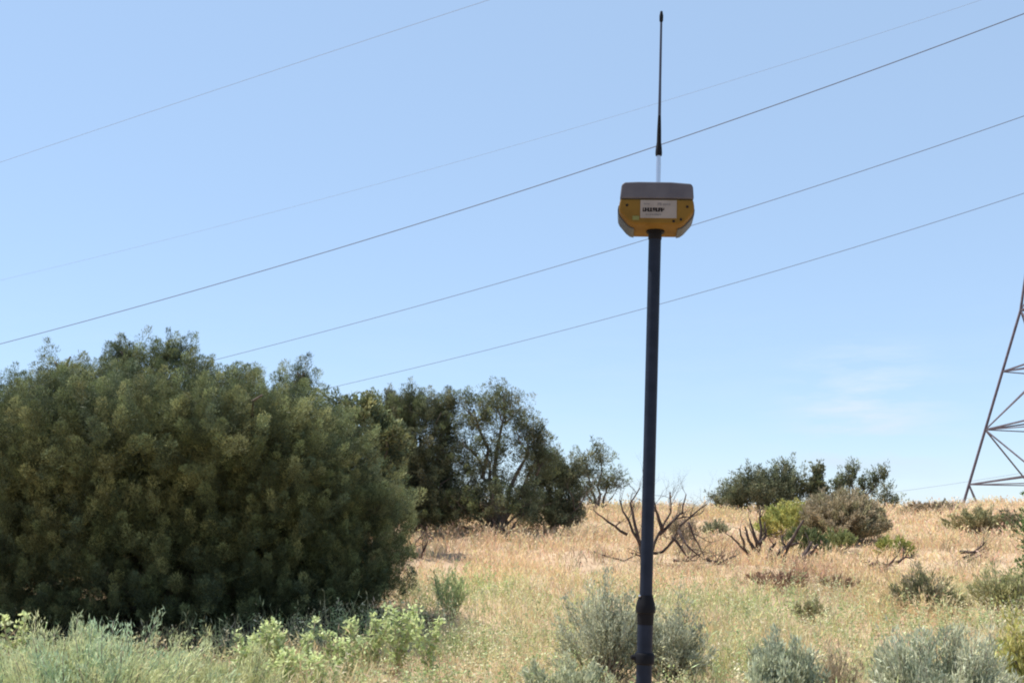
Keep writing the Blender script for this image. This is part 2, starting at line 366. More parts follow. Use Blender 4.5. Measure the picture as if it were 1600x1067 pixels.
juniper('juniper_tree', 'dense rounded juniper standing right behind the largest one', stand(655, Y2),
    [lobe(655, 705, Y2, 62, 85), lobe(650, 770, Y2, 75, 60), lobe(610, 660, Y2, 30, 40), lobe(700, 660, Y2, 22, 45), lobe(640, 640, Y2, 40, 25), lobe(640, 800, Y2, 85, 36), lobe(615, 740, Y2, 50, 60)],
    DARKJ+OLIVE[:1], density=34, per=190, plume_len=.34, plume_rad=.085, lw=.011, ll=.05, fill=300)
juniper('juniper_tree', 'slim pointed juniper squeezed between the largest juniper and the dense rounded one', stand(560, 19),
    [lobe(528, 665, 19, 26, 50), lobe(568, 672, 19, 30, 58), lobe(580, 790, 19, 48, 60), lobe(600, 700, 19, 30, 50)],
    OLIVE, density=32, per=70, plume_len=.36, plume_rad=.09, lw=.026, ll=.065, fill=250)
juniper('juniper_tree', 'open airy juniper with sky showing through its upper crown', stand(780, 21.5),
    [lobe(740, 650, 21.5, 24, 38), lobe(790, 650, 21.5, 40, 42), lobe(825, 700, 21.5, 32, 40), lobe(755, 720, 21.5, 42, 45), lobe(775, 785, 21.5, 66, 40), lobe(730, 790, 21.5, 34, 34), lobe(838, 730, 21.5, 24, 42)],
    DARKJ+OLIVE[1:2], density=25, per=150, plume_len=.32, plume_rad=.095, lw=.012, ll=.05, fill=90, low_limbs=7, trunk_r=.07)
juniper('juniper_tree', 'small very dark juniper at the right end of the left group', stand(862, 22.5),
    [lobe(868, 775, 22.5, 42, 52), lobe(860, 805, 22.5, 48, 28), lobe(850, 735, 22.5, 24, 36), lobe(885, 745, 22.5, 22, 22)],
    DARKJ, density=32, per=160, plume_len=.30, plume_rad=.085, lw=.013, ll=.05, fill=260, low_limbs=3, trunk_r=.06)
juniper('juniper_tree', 'thin straggly juniper on the crest just left of the pole', stand(935, 31),
    [lobe(918, 730, 31, 16, 24), lobe(938, 718, 31, 14, 14), lobe(950, 755, 31, 20, 18), lobe(912, 765, 31, 18, 22)],
    DARKJ+OLIVE[:1], density=24, per=80, plume_len=.5, plume_rad=.10, lw=.018, ll=.08, fill=20, trunk_r=.05, low_limbs=4)
Yc = 33
juniper('juniper_tree', 'wide dark juniper on the crest right of the pole', stand(1188, Yc),
    [lobe(1190, 774, Yc, 56, 22), lobe(1140, 782, Yc, 28, 13), lobe(1218, 758, Yc, 24, 26), lobe(1226, 736, Yc, 9, 16), lobe(1176, 757, Yc, 14, 18), lobe(1252, 762, Yc, 12, 22)],
    DARKJ, density=34, per=60, plume_len=.5, plume_rad=.09, lw=.022, ll=.08, fill=150, trunk_r=.07, upmix=1.7)
juniper('juniper_tree', 'narrow spire shaped juniper on the crest above the yellow green shrub', stand(1277, Yc),
    [lobe(1277, 770, Yc, 14, 18), lobe(1277, 752, Yc, 6, 14), lobe(1278, 742, Yc, 3, 9)],
    DARKJ+OLIVE[:1], upmix=2.2, density=50, per=50, plume_len=.4, plume_rad=.08, lw=.036, ll=.085, fill=200, trunk_r=.05)
juniper('juniper_tree', 'ragged juniper of leaning shoots rising behind the brown domed shrub', stand(1325, Yc),
    [lobe(1314, 762, Yc, 13, 13), lobe(1326, 748, Yc, 7, 14), lobe(1333, 736, Yc, 4, 9), lobe(1349, 762, Yc, 7, 15), lobe(1364, 762, Yc, 5, 12), lobe(1370, 750, Yc, 4, 8), lobe(1380, 741, Yc, 4, 4)],
    DARKJ+OLIVE[:1], upmix=1.8, density=50, per=45, plume_len=.42, plume_rad=.075, lw=.022, ll=.08, fill=60, trunk_r=.045)
juniper('juniper_tree', 'low dark juniper tuft at the right foot of the brown domed shrub', stand(1387, Yc-1),
    [lobe(1384, 779, Yc-1, 17, 11)],
    DARKJ, density=34, per=45, plume_len=.42, plume_rad=.09, lw=.022, ll=.08, fill=80, trunk_r=.04)
juniper('juniper_tree', 'green juniper cut off by the right edge in front of the steel tower', stand(1625, 13),
    [lobe(1627, 860, 13, 34, 70), lobe(1625, 930, 13, 40, 45)],
    [(.13, .17, .06), (.1, .14, .05)], density=32, per=60, plume_len=.28, plume_rad=.07, lw=.02, ll=.05, fill=300, trunk_r=.04)

# ---------------------------------------------------------------- shrubs
def shrub(name, label, px, py_base, wpx, py_top, pal, Y=None, stems=60, leaves=60, lw=.012, ll=.05, mat=None, wood=None, group='low shrubs on the slope', flat=1.0, up=.9, leafzone=.45, depthf=.8, spread=.07, cat='shrub', wr=.006, twist=.08, dome=False):
    base = ground(px, py_base) if Y is None else stand(px, Y)
    Yd = base.y; top = at(px, py_top, Yd); H = max(.12, top.z-base.z); W = wpx*Yd/F
    t = thing(name, label, cat, base, group); T = Tubes(); Lv = Leaves(); pal = np.array(pal); ph = random.uniform(0, 6.28)
    for i in range(stems):
        a = random.uniform(0, 2*math.pi); r = math.sqrt(random.random())*(1+.22*math.sin(2*a+ph)+.16*math.sin(5*a+ph*3))*random.choice((1, 1, 1, 1.12))
        hh = H*max(.22, 1-flat*.45*r*r)*random.choice((1, 1, 1, 1.18))*random.uniform(.55, 1.05)*(1+.16*math.sin(3*a+ph*2)*r)
        if dome:
            r = math.sqrt(random.random()); hh = H*math.sqrt(max(.03, 1-.96*r*r))*random.uniform(.86, 1.03)*(1+.06*math.sin(4*a+ph))
        e = base+Vector((math.cos(a)*r*W, math.sin(a)*r*W*depthf, hh))
        m = base+Vector((math.cos(a)*r*W*.62, math.sin(a)*r*W*.62*depthf, hh*.42))
        b0 = base+Vector((math.cos(a)*r*W*.15, math.sin(a)*r*W*.15, -.03))
        pts = []
        for k in range(7):
            u = k/6; p = b0*(1-u)**2+m*2*u*(1-u)+e*u*u
            pts.append(p+Vector((random.gauss(0, 1), random.gauss(0, 1), 0))*twist*.3*H*min(u, .8))
        T.tube(pts, [wr*(1-.12*k)*(1.6 if k == 0 else 1) for k in range(7)], 4)
        A = np.array([list(p) for p in pts]); n = leaves
        u = leafzone+(1-leafzone)*RNG.uniform(0, 1, n)**.7
        j = np.minimum((u*6).astype(int), 5); fr = (u*6-j)[:, None]
        P = A[j]*(1-fr)+A[j+1]*fr+RNG.normal(0, spread*H*.5, (n, 3))*np.array([1, 1, .6])
        D = (A[j+1]-A[j])/np.linalg.norm(A[j+1]-A[j], axis=1, keepdims=True)*up+RNG.normal(0, .45, (n, 3))+np.array([0, 0, .3])
        c = pal[random.randrange(len(pal))]*RNG.uniform(.7, 1.3, (n, 1))*random.uniform(.85, 1.15)
        Lv.add(P, D, ll*RNG.uniform(.6, 1.4, n), lw*RNG.uniform(.7, 1.3, n), np.clip(c, 0, .8), .1)
    T.build('stems', wood or M_SAGEWOOD, t, base)
    Lv.build('foliage', mat or M_SAGE, t, base)
    return t
SAGE = [(.48, .48, .33), (.55, .54, .38), (.38, .39, .27)]
SAGEBLUE = [(.50, .53, .37), (.60, .61, .43), (.40, .43, .30)]
BROWN = [(.38, .30, .20), (.45, .36, .25), (.30, .25, .16)]
OLV = [(.38, .35, .18), (.44, .38, .21), (.30, .29, .15)]
YG = [(.50, .48, .15), (.58, .52, .18), (.40, .42, .14)]
G_SAGE = 'grey green sagebrush in the foreground'
shrub('sagebrush', 'pale feathery sagebrush filling the bottom left corner', 120, 0, 200, 1003, [(.58, .64, .36), (.48, .60, .38), (.64, .66, .36)], Y=6.0, stems=360, leaves=170, lw=.006, ll=.034, group=G_SAGE, up=.9, flat=.45, spread=.055, leafzone=.5)
shrub('sagebrush', 'lower yellowish sagebrush right beside the pale feathery one in the bottom left', 320, 0, 120, 1022, [(.58, .58, .30), (.50, .55, .30)], Y=6.4, stems=130, leaves=120, lw=.006, ll=.042, group=G_SAGE, up=.9, flat=.5, spread=.055, leafzone=.5)
shrub('sagebrush', 'woody grey sagebrush directly behind the lower pole, left half of the clump', 945, 1050, 75, 915, SAGE, Y=9.0, stems=105, leaves=90, lw=.011, ll=.038, group=G_SAGE, flat=.9, twist=.14, leafzone=.4)
shrub('sagebrush', 'woody grey sagebrush just right of the lower pole with a leaning sprig', 1045, 1050, 62, 935, SAGE, Y=9.1, stems=80, leaves=85, lw=.011, ll=.038, group=G_SAGE, flat=1.0, twist=.14, leafzone=.42)
shrub('sagebrush', 'large blue grey sagebrush at the bottom near the right corner', 1475, 0, 125, 990, SAGEBLUE, Y=6.8, stems=230, leaves=130, lw=.009, ll=.042, group=G_SAGE, flat=.8, twist=.12, leafzone=.35)
shrub('sagebrush', 'small blue grey sagebrush cut by the bottom edge between pole and right corner', 1225, 0, 48, 1003, SAGEBLUE, Y=7.6, stems=95, leaves=110, lw=.012, ll=.045, group=G_SAGE, flat=.6)
shrub('sagebrush', 'low grey sagebrush at the bottom edge left of the pole', 890, 0, 75, 1040, [(.56, .56, .37), (.48, .50, .33)], Y=7.6, stems=110, leaves=80, lw=.012, ll=.04, group=G_SAGE, flat=.6)
shrub('dry_weed', 'brown twiggy weed between the two blue grey sagebrushes', 1305, 0, 45, 1000, BROWN, Y=7.9, stems=60, leaves=25, lw=.006, ll=.04, wood=M_STRAW, wr=.004, flat=.5, cat='weed')
shrub('tall_weed', 'bright yellow green weed at the bottom right corner', 1592, 0, 30, 965, YG, Y=7.2, stems=40, leaves=60, lw=.014, ll=.04, mat=M_WEED, wr=.004, flat=.5, cat='weed')
shrub('green_weed', 'wispy light green weed alone in the grass right of the largest juniper', 702, 968, 32, 893, [(.42, .5, .22), (.5, .55, .28)], stems=34, leaves=34, lw=.010, ll=.05, wr=.004, flat=.4, leafzone=.3, cat='weed')
shrub('brown_shrub', 'brown domed shrub with dark underside, the biggest on the right slope', 1316, 844, 72, 765, [(.44, .36, .24), (.38, .32, .20), (.33, .30, .17)], stems=360, leaves=110, lw=.020, ll=.065, wood=M_SAGEWOOD, dome=True, leafzone=.4, depthf=1)
shrub('yellow_green_shrub', 'yellow green shrub against the left side of the brown domed shrub', 1240, 846, 60, 782, YG, stems=170, leaves=80, lw=.025, ll=.06, dome=True)
shrub('green_shrub', 'dark green shrub on crooked bare trunks below the yellow green one', 1258, 872, 40, 822, [(.14, .17, .07), (.18, .2, .08)], stems=60, leaves=70, lw=.022, ll=.06, leafzone=.55, flat=.6, wr=.014, wood=M_DEAD, dome=True)
shrub('green_shrub', 'low green shrub in front of the brown domed shrub', 1312, 862, 30, 828, [(.26, .29, .12), (.28, .3, .12)], stems=45, leaves=45, lw=.02, ll=.06, flat=.7)
shrub('yellow_green_shrub', 'small isolated yellow green shrub right of the brown domed shrub', 1398, 868, 32, 838, [(.42, .42, .13), (.3, .33, .1)], stems=60, leaves=45, lw=.02, ll=.055, dome=True)
shrub('olive_shrub', 'dark olive shrub standing alone halfway down the right slope', 1445, 958, 54, 892, [(.20, .21, .10), (.30, .28, .16), (.38, .33, .22)], stems=110, leaves=50, lw=.012, ll=.045, flat=1.2)
shrub('brown_shrub', 'long low brown brush along the crest left of the steel tower', 1455, 806, 46, 786, BROWN, Y=32, stems=110, leaves=40, lw=.03, ll=.09, flat=.5)
shrub('olive_shrub', 'olive topped shrub with dark stems just below the steel tower', 1532, 836, 42, 797, OLV, stems=110, leaves=45, lw=.024, ll=.07, flat=.6, wood=M_DEAD)
shrub('brown_shrub', 'brown shrub between the olive topped shrub and the right edge', 1578, 838, 22, 800, BROWN, stems=60, leaves=40, lw=.024, ll=.07, flat=.6, wood=M_DEAD)
shrub('olive_shrub', 'loose yellowish shrub on the right edge beside the green juniper', 1565, 962, 42, 890, [(.46, .43, .22), (.36, .36, .17)], stems=80, leaves=45, lw=.014, ll=.05, flat=.5, leafzone=.3)
shrub('red_brown_weed', 'flat mat of reddish brown weed in front of the crooked dead trunks', 1215, 925, 60, 897, [(.30, .18, .12), (.36, .23, .15)], stems=90, leaves=35, lw=.012, ll=.05, flat=.5, wr=.004, cat='weed')
shrub('red_brown_weed', 'smaller mat of reddish brown weed left of the dark olive shrub', 1310, 922, 28, 902, [(.28, .18, .12), (.34, .25, .15)], stems=45, leaves=30, lw=.012, ll=.05, flat=.5, wr=.004, cat='weed')
shrub('brown_shrub', 'small brown bush beside the fallen twigs right of the pole', 1065, 862, 28, 808, BROWN, stems=50, leaves=35, lw=.016, ll=.06, flat=.5)
shrub('olive_shrub', 'small dull green clump on the slope between the pole and the dead bush', 1118, 840, 20, 815, [(.3, .3, .18)], stems=40, leaves=35, lw=.018, ll=.06, flat=.6)
shrub('dry_weed', 'brownish green tuft in the grass below the red brown mats', 1270, 975, 30, 938, [(.3, .27, .15), (.34, .33, .17)], stems=50, leaves=30, lw=.01, ll=.05, flat=.5, wr=.003, cat='weed')

# ---------------------------------------------------------------- broad-leaved weeds under the big juniper
def weed(label, px, Y, py_top, n=5, wpx=26, name='leafy_weed', pal=((.48, .55, .26), (.56, .60, .32), (.40, .48, .2))):
    base = stand(px, Y); t = thing(name, label, 'weed', base, 'pale leafy weeds at the foot of the largest juniper'); T = Tubes(); Lv = Leaves(); pal = np.array(pal)
    H = at(px, py_top, Y).z-base.z; W = wpx*Y/F
    for i in range(n):
        e = base+Vector((random.uniform(-W, W), random.uniform(-W, W)*.7, H*random.uniform(.7, 1)))
        pts = wobble(base+Vector((random.uniform(-.04, .04), random.uniform(-.04, .04), -.02)), e, 6, .035); T.tube(pts, [.005-.0005*k for k in range(7)], 4)
        A = np.array([list(p) for p in pts]); k = 34; u = RNG.uniform(.25, 1, k); j = np.minimum((u*6).astype(int), 5); fr = (u*6-j)[:, None]
        P = A[j]*(1-fr)+A[j+1]*fr; D = RNG.normal(size=(k, 3))*np.array([1, 1, .5])+np.array([0, 0, .35])
        Lv.add(P, D, RNG.uniform(.03, .075, k), RNG.uniform(.018, .04, k), pal[RNG.integers(0, len(pal), k)]*RNG.uniform(.8, 1.2, (k, 1)), .15)
        tip = np.repeat(A[-1:], 9, 0)+RNG.normal(0, .02, (9, 3)); Lv.add(tip, RNG.normal(size=(9, 3))+np.array([0, 0, .6]), .035, .02, np.clip(pal[0]*1.5, 0, .8))
    T.build('stems', M_STRAW, t, base); Lv.build('leaves', M_WEED, t, base)
for (lab, px, Y, pt, n, wp) in (
    ('leafy weed at the far left edge under the largest juniper', 18, 8.6, 960, 6, 24),
    ('short leafy weed poking up just right of the lower yellowish sagebrush', 380, 8.2, 985, 6, 26),
    ('leafy weed tallest among those under the middle of the largest juniper', 452, 8.7, 968, 8, 34),
    ('dense leafy weed left of the brightest weed, below the juniper shade', 535, 8.8, 980, 8, 34),
    ('brightest leafy weed in the sun at the right foot of the largest juniper', 615, 9.2, 945, 11, 38),
    ('leafy weed at the sunny edge where the grass begins right of the juniper', 668, 9.0, 962, 6, 24),
    ('leafy weed between the tallest middle weed and the lower yellowish sagebrush', 415, 8.9, 975, 8, 30),
    ('spreading leafy weed just left of the brightest weed, reaching into the shade', 575, 9.5, 958, 10, 36),
    ('low leafy weed at the bottom edge below the juniper shade', 500, 7.9, 1018, 8, 46),
    ('low leafy weed at the bottom edge left of the yellow grass', 420, 7.8, 1012, 7, 40)):
    weed(lab, px, Y, pt, n, wp)

# ---------------------------------------------------------------- dead wood
def deadwood(name, label, base_px, base_py, lines, cat='dead shrub', tw=3, r0=.03, mat=None, group=None, twl=.28, dense=2):
    b = ground(base_px, base_py); t = thing(name, label, cat, b, group); T = Tubes()
    for ln in lines:
        n = len(ln); r = r0*random.uniform(.8, 1.1)
        if len(ln[0]) == 3: r *= ln[0][2]
        off = random.uniform(-.25, .25)
        pts = [at(p[0], p[1], b.y+off*(i/(n-1))) for i, p in enumerate(ln)]
        fine = []
        for i in range(n-1): fine += wobble(pts[i], pts[i+1], 3, .04)[:-1]
        fine.append(pts[-1]); m = len(fine)
        rs = [max(.004, r*(1-.72*i/(m-1))) for i in range(m)]
        T.tube(fine, rs, 6)
        for q in range(tw+(2 if dense > 2 else 0)):
            i = random.randint(m//3, m-1); d = (fine[i]-fine[i-1]).normalized()+Vector((random.gauss(0, .7), random.gauss(0, .7), random.gauss(.25, .5)))
            twigs(T, fine[i], d, twl*random.uniform(.5, 1.2), rs[i]*.5, dense, .7, .2)
    T.build('branches', mat or M_DEAD, t, b); return t
deadwood('dead_shrub', 'bare blackened shrub spreading its branches either side of the pole', 1008, 880,
    [[(1006, 885), (1000, 850), (985, 820), (973, 798), (968, 780)], [(1000, 850), (990, 810), (985, 785), (1000, 762)], [(1008, 885), (1022, 850), (1035, 825), (1048, 800), (1047, 768)],
     [(1030, 835), (1050, 815), (1066, 800), (1072, 772)], [(1012, 866), (1035, 862), (1052, 845), (1062, 822)], [(1035, 828), (1028, 805), (1022, 790)], [(980, 835, .7), (950, 815), (927, 796)],
     [(1015, 862), (1000, 868), (985, 863)], [(1062, 822, .7), (1085, 802), (1106, 786)]], r0=.035, twl=.3, dense=3)
deadwood('dead_shrub', 'bare dark shrub of upright forked branches below the crest juniper', 1180, 880,
    [[(1178, 885), (1170, 868), (1155, 850), (1142, 836)], [(1175, 872), (1163, 855), (1156, 826)], [(1180, 860), (1170, 845), (1164, 822)], [(1184, 855), (1177, 830), (1171, 810)], [(1185, 868), (1188, 840), (1188, 795)], [(1186, 850), (1196, 838), (1195, 815)]], r0=.038, tw=2, twl=.22)
deadwood('dead_tree', 'crooked grey dead limbs leaning under the dark green shrub', 1215, 884,
    [[(1203, 884), (1212, 868), (1225, 855), (1248, 848)], [(1222, 882), (1226, 862), (1236, 846), (1256, 812)], [(1200, 880), (1204, 858), (1212, 848)], [(1246, 878), (1260, 862), (1268, 846)], [(1245, 888), (1262, 868), (1278, 850)]], r0=.06, tw=1, cat='dead tree')
deadwood('fallen_twigs', 'tangle of fallen dark twigs on the grass between pole and dead bush', 1090, 893,
    [[(1050, 838), (1068, 862), (1086, 882), (1096, 892)], [(1052, 875), (1078, 876), (1110, 872)], [(1092, 898), (1115, 882), (1140, 872)], [(1060, 828), (1072, 850), (1098, 872)], [(1105, 875), (1125, 878), (1150, 868)], [(1075, 815), (1085, 840), (1100, 868)]], r0=.022, tw=5, cat='twigs', twl=.3)
deadwood('fallen_twigs', 'small heap of dark twigs on the slope below the olive topped shrub', 1522, 878,
    [[(1505, 872), (1520, 866), (1535, 852)], [(1512, 876), (1528, 868), (1545, 872)], [(1500, 862), (1522, 862), (1540, 846)]], r0=.03, tw=6, cat='twigs', twl=.25)
deadwood('fallen_twigs', 'flat scatter of dark twigs below the small isolated yellow green shrub', 1385, 892,
    [[(1358, 882), (1375, 880), (1396, 884)], [(1370, 890), (1385, 884), (1402, 868)], [(1400, 880), (1415, 870), (1428, 872)]], r0=.028, tw=6, cat='twigs', twl=.22)
deadwood('fallen_twigs', 'short dark twigs lying in the grass left of the pole', 965, 874,
    [[(928, 862), (940, 866), (952, 870), (975, 876), (992, 868)]], r0=.025, tw=4, cat='twigs', twl=.2)
deadwood('fallen_branch', 'long dead branch lying low under the open airy juniper', 780, 842,
    [[(788, 842), (770, 832), (745, 828), (722, 822)], [(785, 840), (778, 825), (770, 812)], [(790, 842), (800, 828), (806, 815)]], r0=.05, tw=2, cat='branch')
deadwood('fallen_branch', 'dead branches at the lower right foot of the largest juniper', 650, 872,
    [[(652, 880), (645, 862), (640, 845)], [(655, 876), (662, 860), (668, 845)], [(640, 930), (632, 905), (628, 880)]], r0=.035, tw=4, cat='branch', twl=.3)

# ---------------------------------------------------------------- steel tower
M_STEEL = noisy(newmat('weathered_steel', (.1, .09, .11), .8), (.075, .06, .075), (.12, .10, .12), 3)
def tower():
    YT = 95.0; s = YT/F
    def hgt(py): return at(1520, py, YT).z
    c0 = at(1514, 757, YT); slope = (at(1592, 490, YT).x-c0.x)/(hgt(490)-c0.z)
    zt = c0.z+44; R0 = 10.2
    rot = math.radians(-18); cen = Vector((c0.x+R0*math.cos(rot), YT+R0*math.sin(rot), 0))
    levels = [hgt(845), hgt(757), hgt(672), hgt(583), hgt(490), hgt(405), hgt(330), hgt(265)]
    while levels[-1] < c0.z+46: levels.append(levels[-1]+2.9)
    zw = hgt(490)
    def rad(z):
        if z < zw: return R0-slope*.94*(z-c0.z)
        return max(1.5, R0-slope*.94*(zw-c0.z)-slope*.55*(z-zw))       # steeper above the waist
    def corner(k, z):
        a = math.pi+rot+k*math.pi/2; return Vector((cen.x+rad(z)*math.cos(a), cen.y+rad(z)*math.sin(a), z))
    g = float(gz(cen.x, cen.y)); t = thing('transmission_tower', 'steel lattice transmission tower rising behind the crest at the right edge', 'transmission tower', (cen.x, cen.y, g))
    zl = levels+[levels[-1]+4, levels[-1]+8]
    for k in range(4):
        T = Tubes(); T.tube([corner(k, z) for z in [g-.3]+zl], [.13]+[.125]*len(zl), 4); T.build('leg', M_STEEL, t, t.location, False)
    for k in range(4):
        T = Tubes()
        for i, z in enumerate(zl[1:-1], 1):
            A = corner(k, z); B = corner(k+1, z); h = zl[i+1]-z; Mid = (A+B)/2
            up = Mid+Vector((0, 0, .16*h)); dn = (corner(k, zl[i-1])+corner(k+1, zl[i-1]))/2+Vector((0, 0, .1*h))
            T.tube([A, up], .09, 4); T.tube([B, up], .09, 4)
            T.tube([A, B], .06, 4)
            if i % 2 == 0:
                T.tube([A, dn], .07, 4); T.tube([B, dn], .07, 4)
                nx = (corner(k, zl[i+1])+corner(k+1, zl[i+1]))/2
                T.tube([A, nx], .06, 4); T.tube([B, nx], .06, 4)
            if i == 1:                                    # splayed foot braces
                f0 = A.lerp(B, .12)-Vector((0, 0, h*.8)); f1 = B.lerp(A, .12)-Vector((0, 0, h*.8)); T.tube([A, f0], .08, 4); T.tube([B, f1], .08, 4)
        T.build('face_bracing', M_STEEL, t, t.location, False)
    T = Tubes(); ztop = zl[-1]
    for k in range(4):
        T.tube([corner(k, ztop), Vector((cen.x, cen.y, ztop+7))], .1, 4)
    T.build('peak', M_STEEL, t, t.location, False)
    for zz in (ztop-6, ztop+1):
        T = Tubes()
        for sgn in (-1, 1):
            e = Vector((cen.x+sgn*5.5, cen.y-sgn*4, zz+1))
            for k in range(4): T.tube([corner(k, zz+(2 if k % 2 else 0)), e], .08, 4)
        T.build('crossarm', M_STEEL, t, t.location, False)
tower()

# ---------------------------------------------------------------- overhead wires
M_WIRE = newmat('aluminium_wire', (.10, .115, .16), .8)
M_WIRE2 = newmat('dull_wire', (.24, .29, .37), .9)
def wire(label, pts, d0, d1, rad, mat, name='power_line'):
    """pts: photo pixels along the wire; d0/d1 distance at first/last one; smooth parabola through them"""
    P = np.array(pts, float); n = 2 if len(P) > 2 else 1
    cf = np.polyfit(P[:, 0], P[:, 1], n); x0, x1 = P[0, 0]-700, P[-1, 0]+700
    out = []
    for x in np.linspace(x0, x1, 70):
        y = np.polyval(cf, x); u = (x-P[0, 0])/(P[-1, 0]-P[0, 0]); inv = (1/d0)*(1-u)+(1/d1)*u
        out.append(at(x, y, 1/max(inv, 1/400)))
    T = Tubes(); T.tube(out, rad, 5); o = T.build(name, mat, None, out[len(out)//2]); o.location = out[len(out)//2]
    tag(o, label, 'power line', 'power lines crossing the sky')
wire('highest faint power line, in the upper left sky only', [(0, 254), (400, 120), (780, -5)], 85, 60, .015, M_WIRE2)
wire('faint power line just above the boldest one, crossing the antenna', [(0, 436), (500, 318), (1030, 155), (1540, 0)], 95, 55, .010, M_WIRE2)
wire('boldest power line, crossing just above the yellow receiver', [(0, 538), (200, 482), (520, 392), (1020, 230), (1600, 22)], 80, 48, .027, M_WIRE)
wire('power line meeting the pole just under the yellow receiver', [(420, 540), (760, 450), (1100, 345), (1600, 182)], 85, 55, .021, M_WIRE)
wire('lowest long power line, crossing the pole well below the receiver', [(520, 605), (1030, 475), (1300, 398), (1600, 302)], 90, 60, .019, M_WIRE)
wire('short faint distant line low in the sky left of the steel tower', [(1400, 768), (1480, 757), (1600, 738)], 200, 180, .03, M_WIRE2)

# ---------------------------------------------------------------- survey pole
YP = 2.3
M_CARBON = noisy(newmat('dark_pole', (.01, .013, .025), .5, spec=.16), (.007, .012, .024), (.012, .018, .034), 40)
M_BLACK = newmat('black_plastic', (.006, .006, .008), .6, spec=.14)
M_METAL = newmat('brushed_metal', (.55, .57, .62), .3, .9)
M_YELLOW = noisy(newmat('yellow_housing', (.3, .16, .04), .7, spec=.12), (.125, .070, .013), (.16, .092, .018), 18)
M_CAP = noisy(newmat('grey_cap', (.08, .07, .09), .7), (.058, .054, .068), (.078, .074, .088), 25)
M_BUMP = newmat('grey_bumper', (.05, .058, .066), .6)
M_LABEL = noisy(newmat('label_paper', (.7, .66, .62), .6), (.19, .165, .145), (.235, .205, .185), 30)
M_PRINT = newmat('dark_print', (.012, .009, .010), .8, spec=.1)
M_FAINT = newmat('grey_print', (.10, .09, .09), .7)
top = at(1024, 361, YP); low_ = at(1006.5, 1060, YP); axis = (top-low_).normalized()
kk = (low_.z-0)/axis.z; foot = low_-axis*(kk); foot.z = float(gz(foot.x, foot.y)); PL = (top-foot).length
quat = axis.to_track_quat('Z', 'Y')
# keep the pole's front side towards -Y
tilt = Matrix.Rotation(math.atan2(axis.x, axis.z), 4, 'Y').to_quaternion()
def lathe(name, prof, mat, parent, seg=32, loc=(0, 0, 0), smooth=True):
    bm = bmesh.new(); rings = []
    for r, z in prof: rings.append([bm.verts.new((r*math.cos(2*math.pi*k/seg)+loc[0], r*math.sin(2*math.pi*k/seg)+loc[1], z+loc[2])) for k in range(seg)])
    for a, b in zip(rings, rings[1:]):
        for k in range(seg): bm.faces.new((a[k], a[(k+1) % seg], b[(k+1) % seg], b[k]))
    bm.faces.new(list(reversed(rings[0]))); bm.faces.new(rings[-1])
    me = bpy.data.meshes.new(name); bm.to_mesh(me); bm.free()
    o = link(name, me, mat, parent)
    if smooth:
        me.polygons.foreach_set('use_smooth', [True]*len(me.polygons))
        md = o.modifiers.new('edges', 'EDGE_SPLIT'); md.split_angle = math.radians(35)
    return o
def zof(py): # length along the pole for a pixel row
    lo, hi = 0.0, PL+1
    for _ in range(50):
        m = (lo+hi)/2; p = foot+axis*m
        if project(p.x, p.y, p.z)[1] > py: lo = m
        else: hi = m
    return lo
px2m = YP/F
pole = thing('survey_pole', 'dark blue black survey pole standing upright in front of the hillside', 'survey pole', foot)
pole.rotation_mode = 'QUATERNION'; pole.rotation_quaternion = tilt
zc = zof(952); zr = zof(1027)
lathe('upper_tube', [(.0130, zof(935)), (.0134, PL-.02)], M_CARBON, pole)
lathe('collar', [(.0165, zof(975)), (.0172, zof(958)), (.0200, zof(956)), (.0202, zof(948)), (.0185, zof(942)), (.0150, zof(932)), (.0142, zof(929))], M_BLACK, pole)
lathe('lower_tube', [(.0158, .09), (.0160, zof(975))], M_CARBON, pole)
lathe('clamp_ring', [(.0175, zof(1037)), (.0205, zof(1035)), (.0208, zof(1022)), (.0185, zof(1019))], M_BLACK, pole)
cl = lathe('clamp_screw', [(.005, -.006), (.0055, .006)], M_BLACK, pole, 12, (0, 0, 0)); cl.rotation_euler = (0, math.pi/2, 0); cl.location = (-.022, -.003, zr)
lathe('bolt', [(.0025, 0), (.003, .002), (.002, .004)], M_METAL, pole, 12, (-.0135, -.008, zof(932)))
lathe('point', [(.001, 0), (.010, .06), (.0155, .09)], M_METAL, pole)
lathe('mount_adapter', [(.0134, PL-.02), (.0145, PL-.018), (.0145, PL-.002)], M_BLACK, pole)

# ---------------------------------------------------------------- receiver
rec = thing('gnss_receiver', 'yellow satellite positioning receiver with grey cap on top of the pole', 'receiver', top)
rec.rotation_mode = 'QUATERNION'; rec.rotation_quaternion = Matrix.Rotation(math.radians(-5.5), 4, 'Z').to_quaternion() @ Matrix.Rotation(math.radians(2.2), 4, 'Y').to_quaternion()
def prism(name, prof, y0, y1, mat, parent, bev=.004, seg=3, taper=None):
    bm = bmesh.new(); n = len(prof); t = taper or 1
    a = [bm.verts.new((x*t, y0, z)) for x, z in prof]; b = [bm.verts.new((x, y1, z)) for x, z in prof]
    bm.faces.new(a); bm.faces.new(list(reversed(b)))
    for k in range(n): bm.faces.new((a[k], b[k], b[(k+1) % n], a[(k+1) % n]))
    bmesh.ops.recalc_face_normals(bm, faces=bm.faces)
    me = bpy.data.meshes.new(name); bm.to_mesh(me); bm.free(); o = link(name, me, mat, parent)
    if bev:
        m = o.modifiers.new('bevel', 'BEVEL'); m.width = bev; m.segments = seg; m.limit_method = 'ANGLE'; m.angle_limit = math.radians(25)
        me.polygons.foreach_set('use_smooth', [True]*len(me.polygons))
        w_ = o.modifiers.new('weighted', 'WEIGHTED_NORMAL')
    return o
D2 = .058
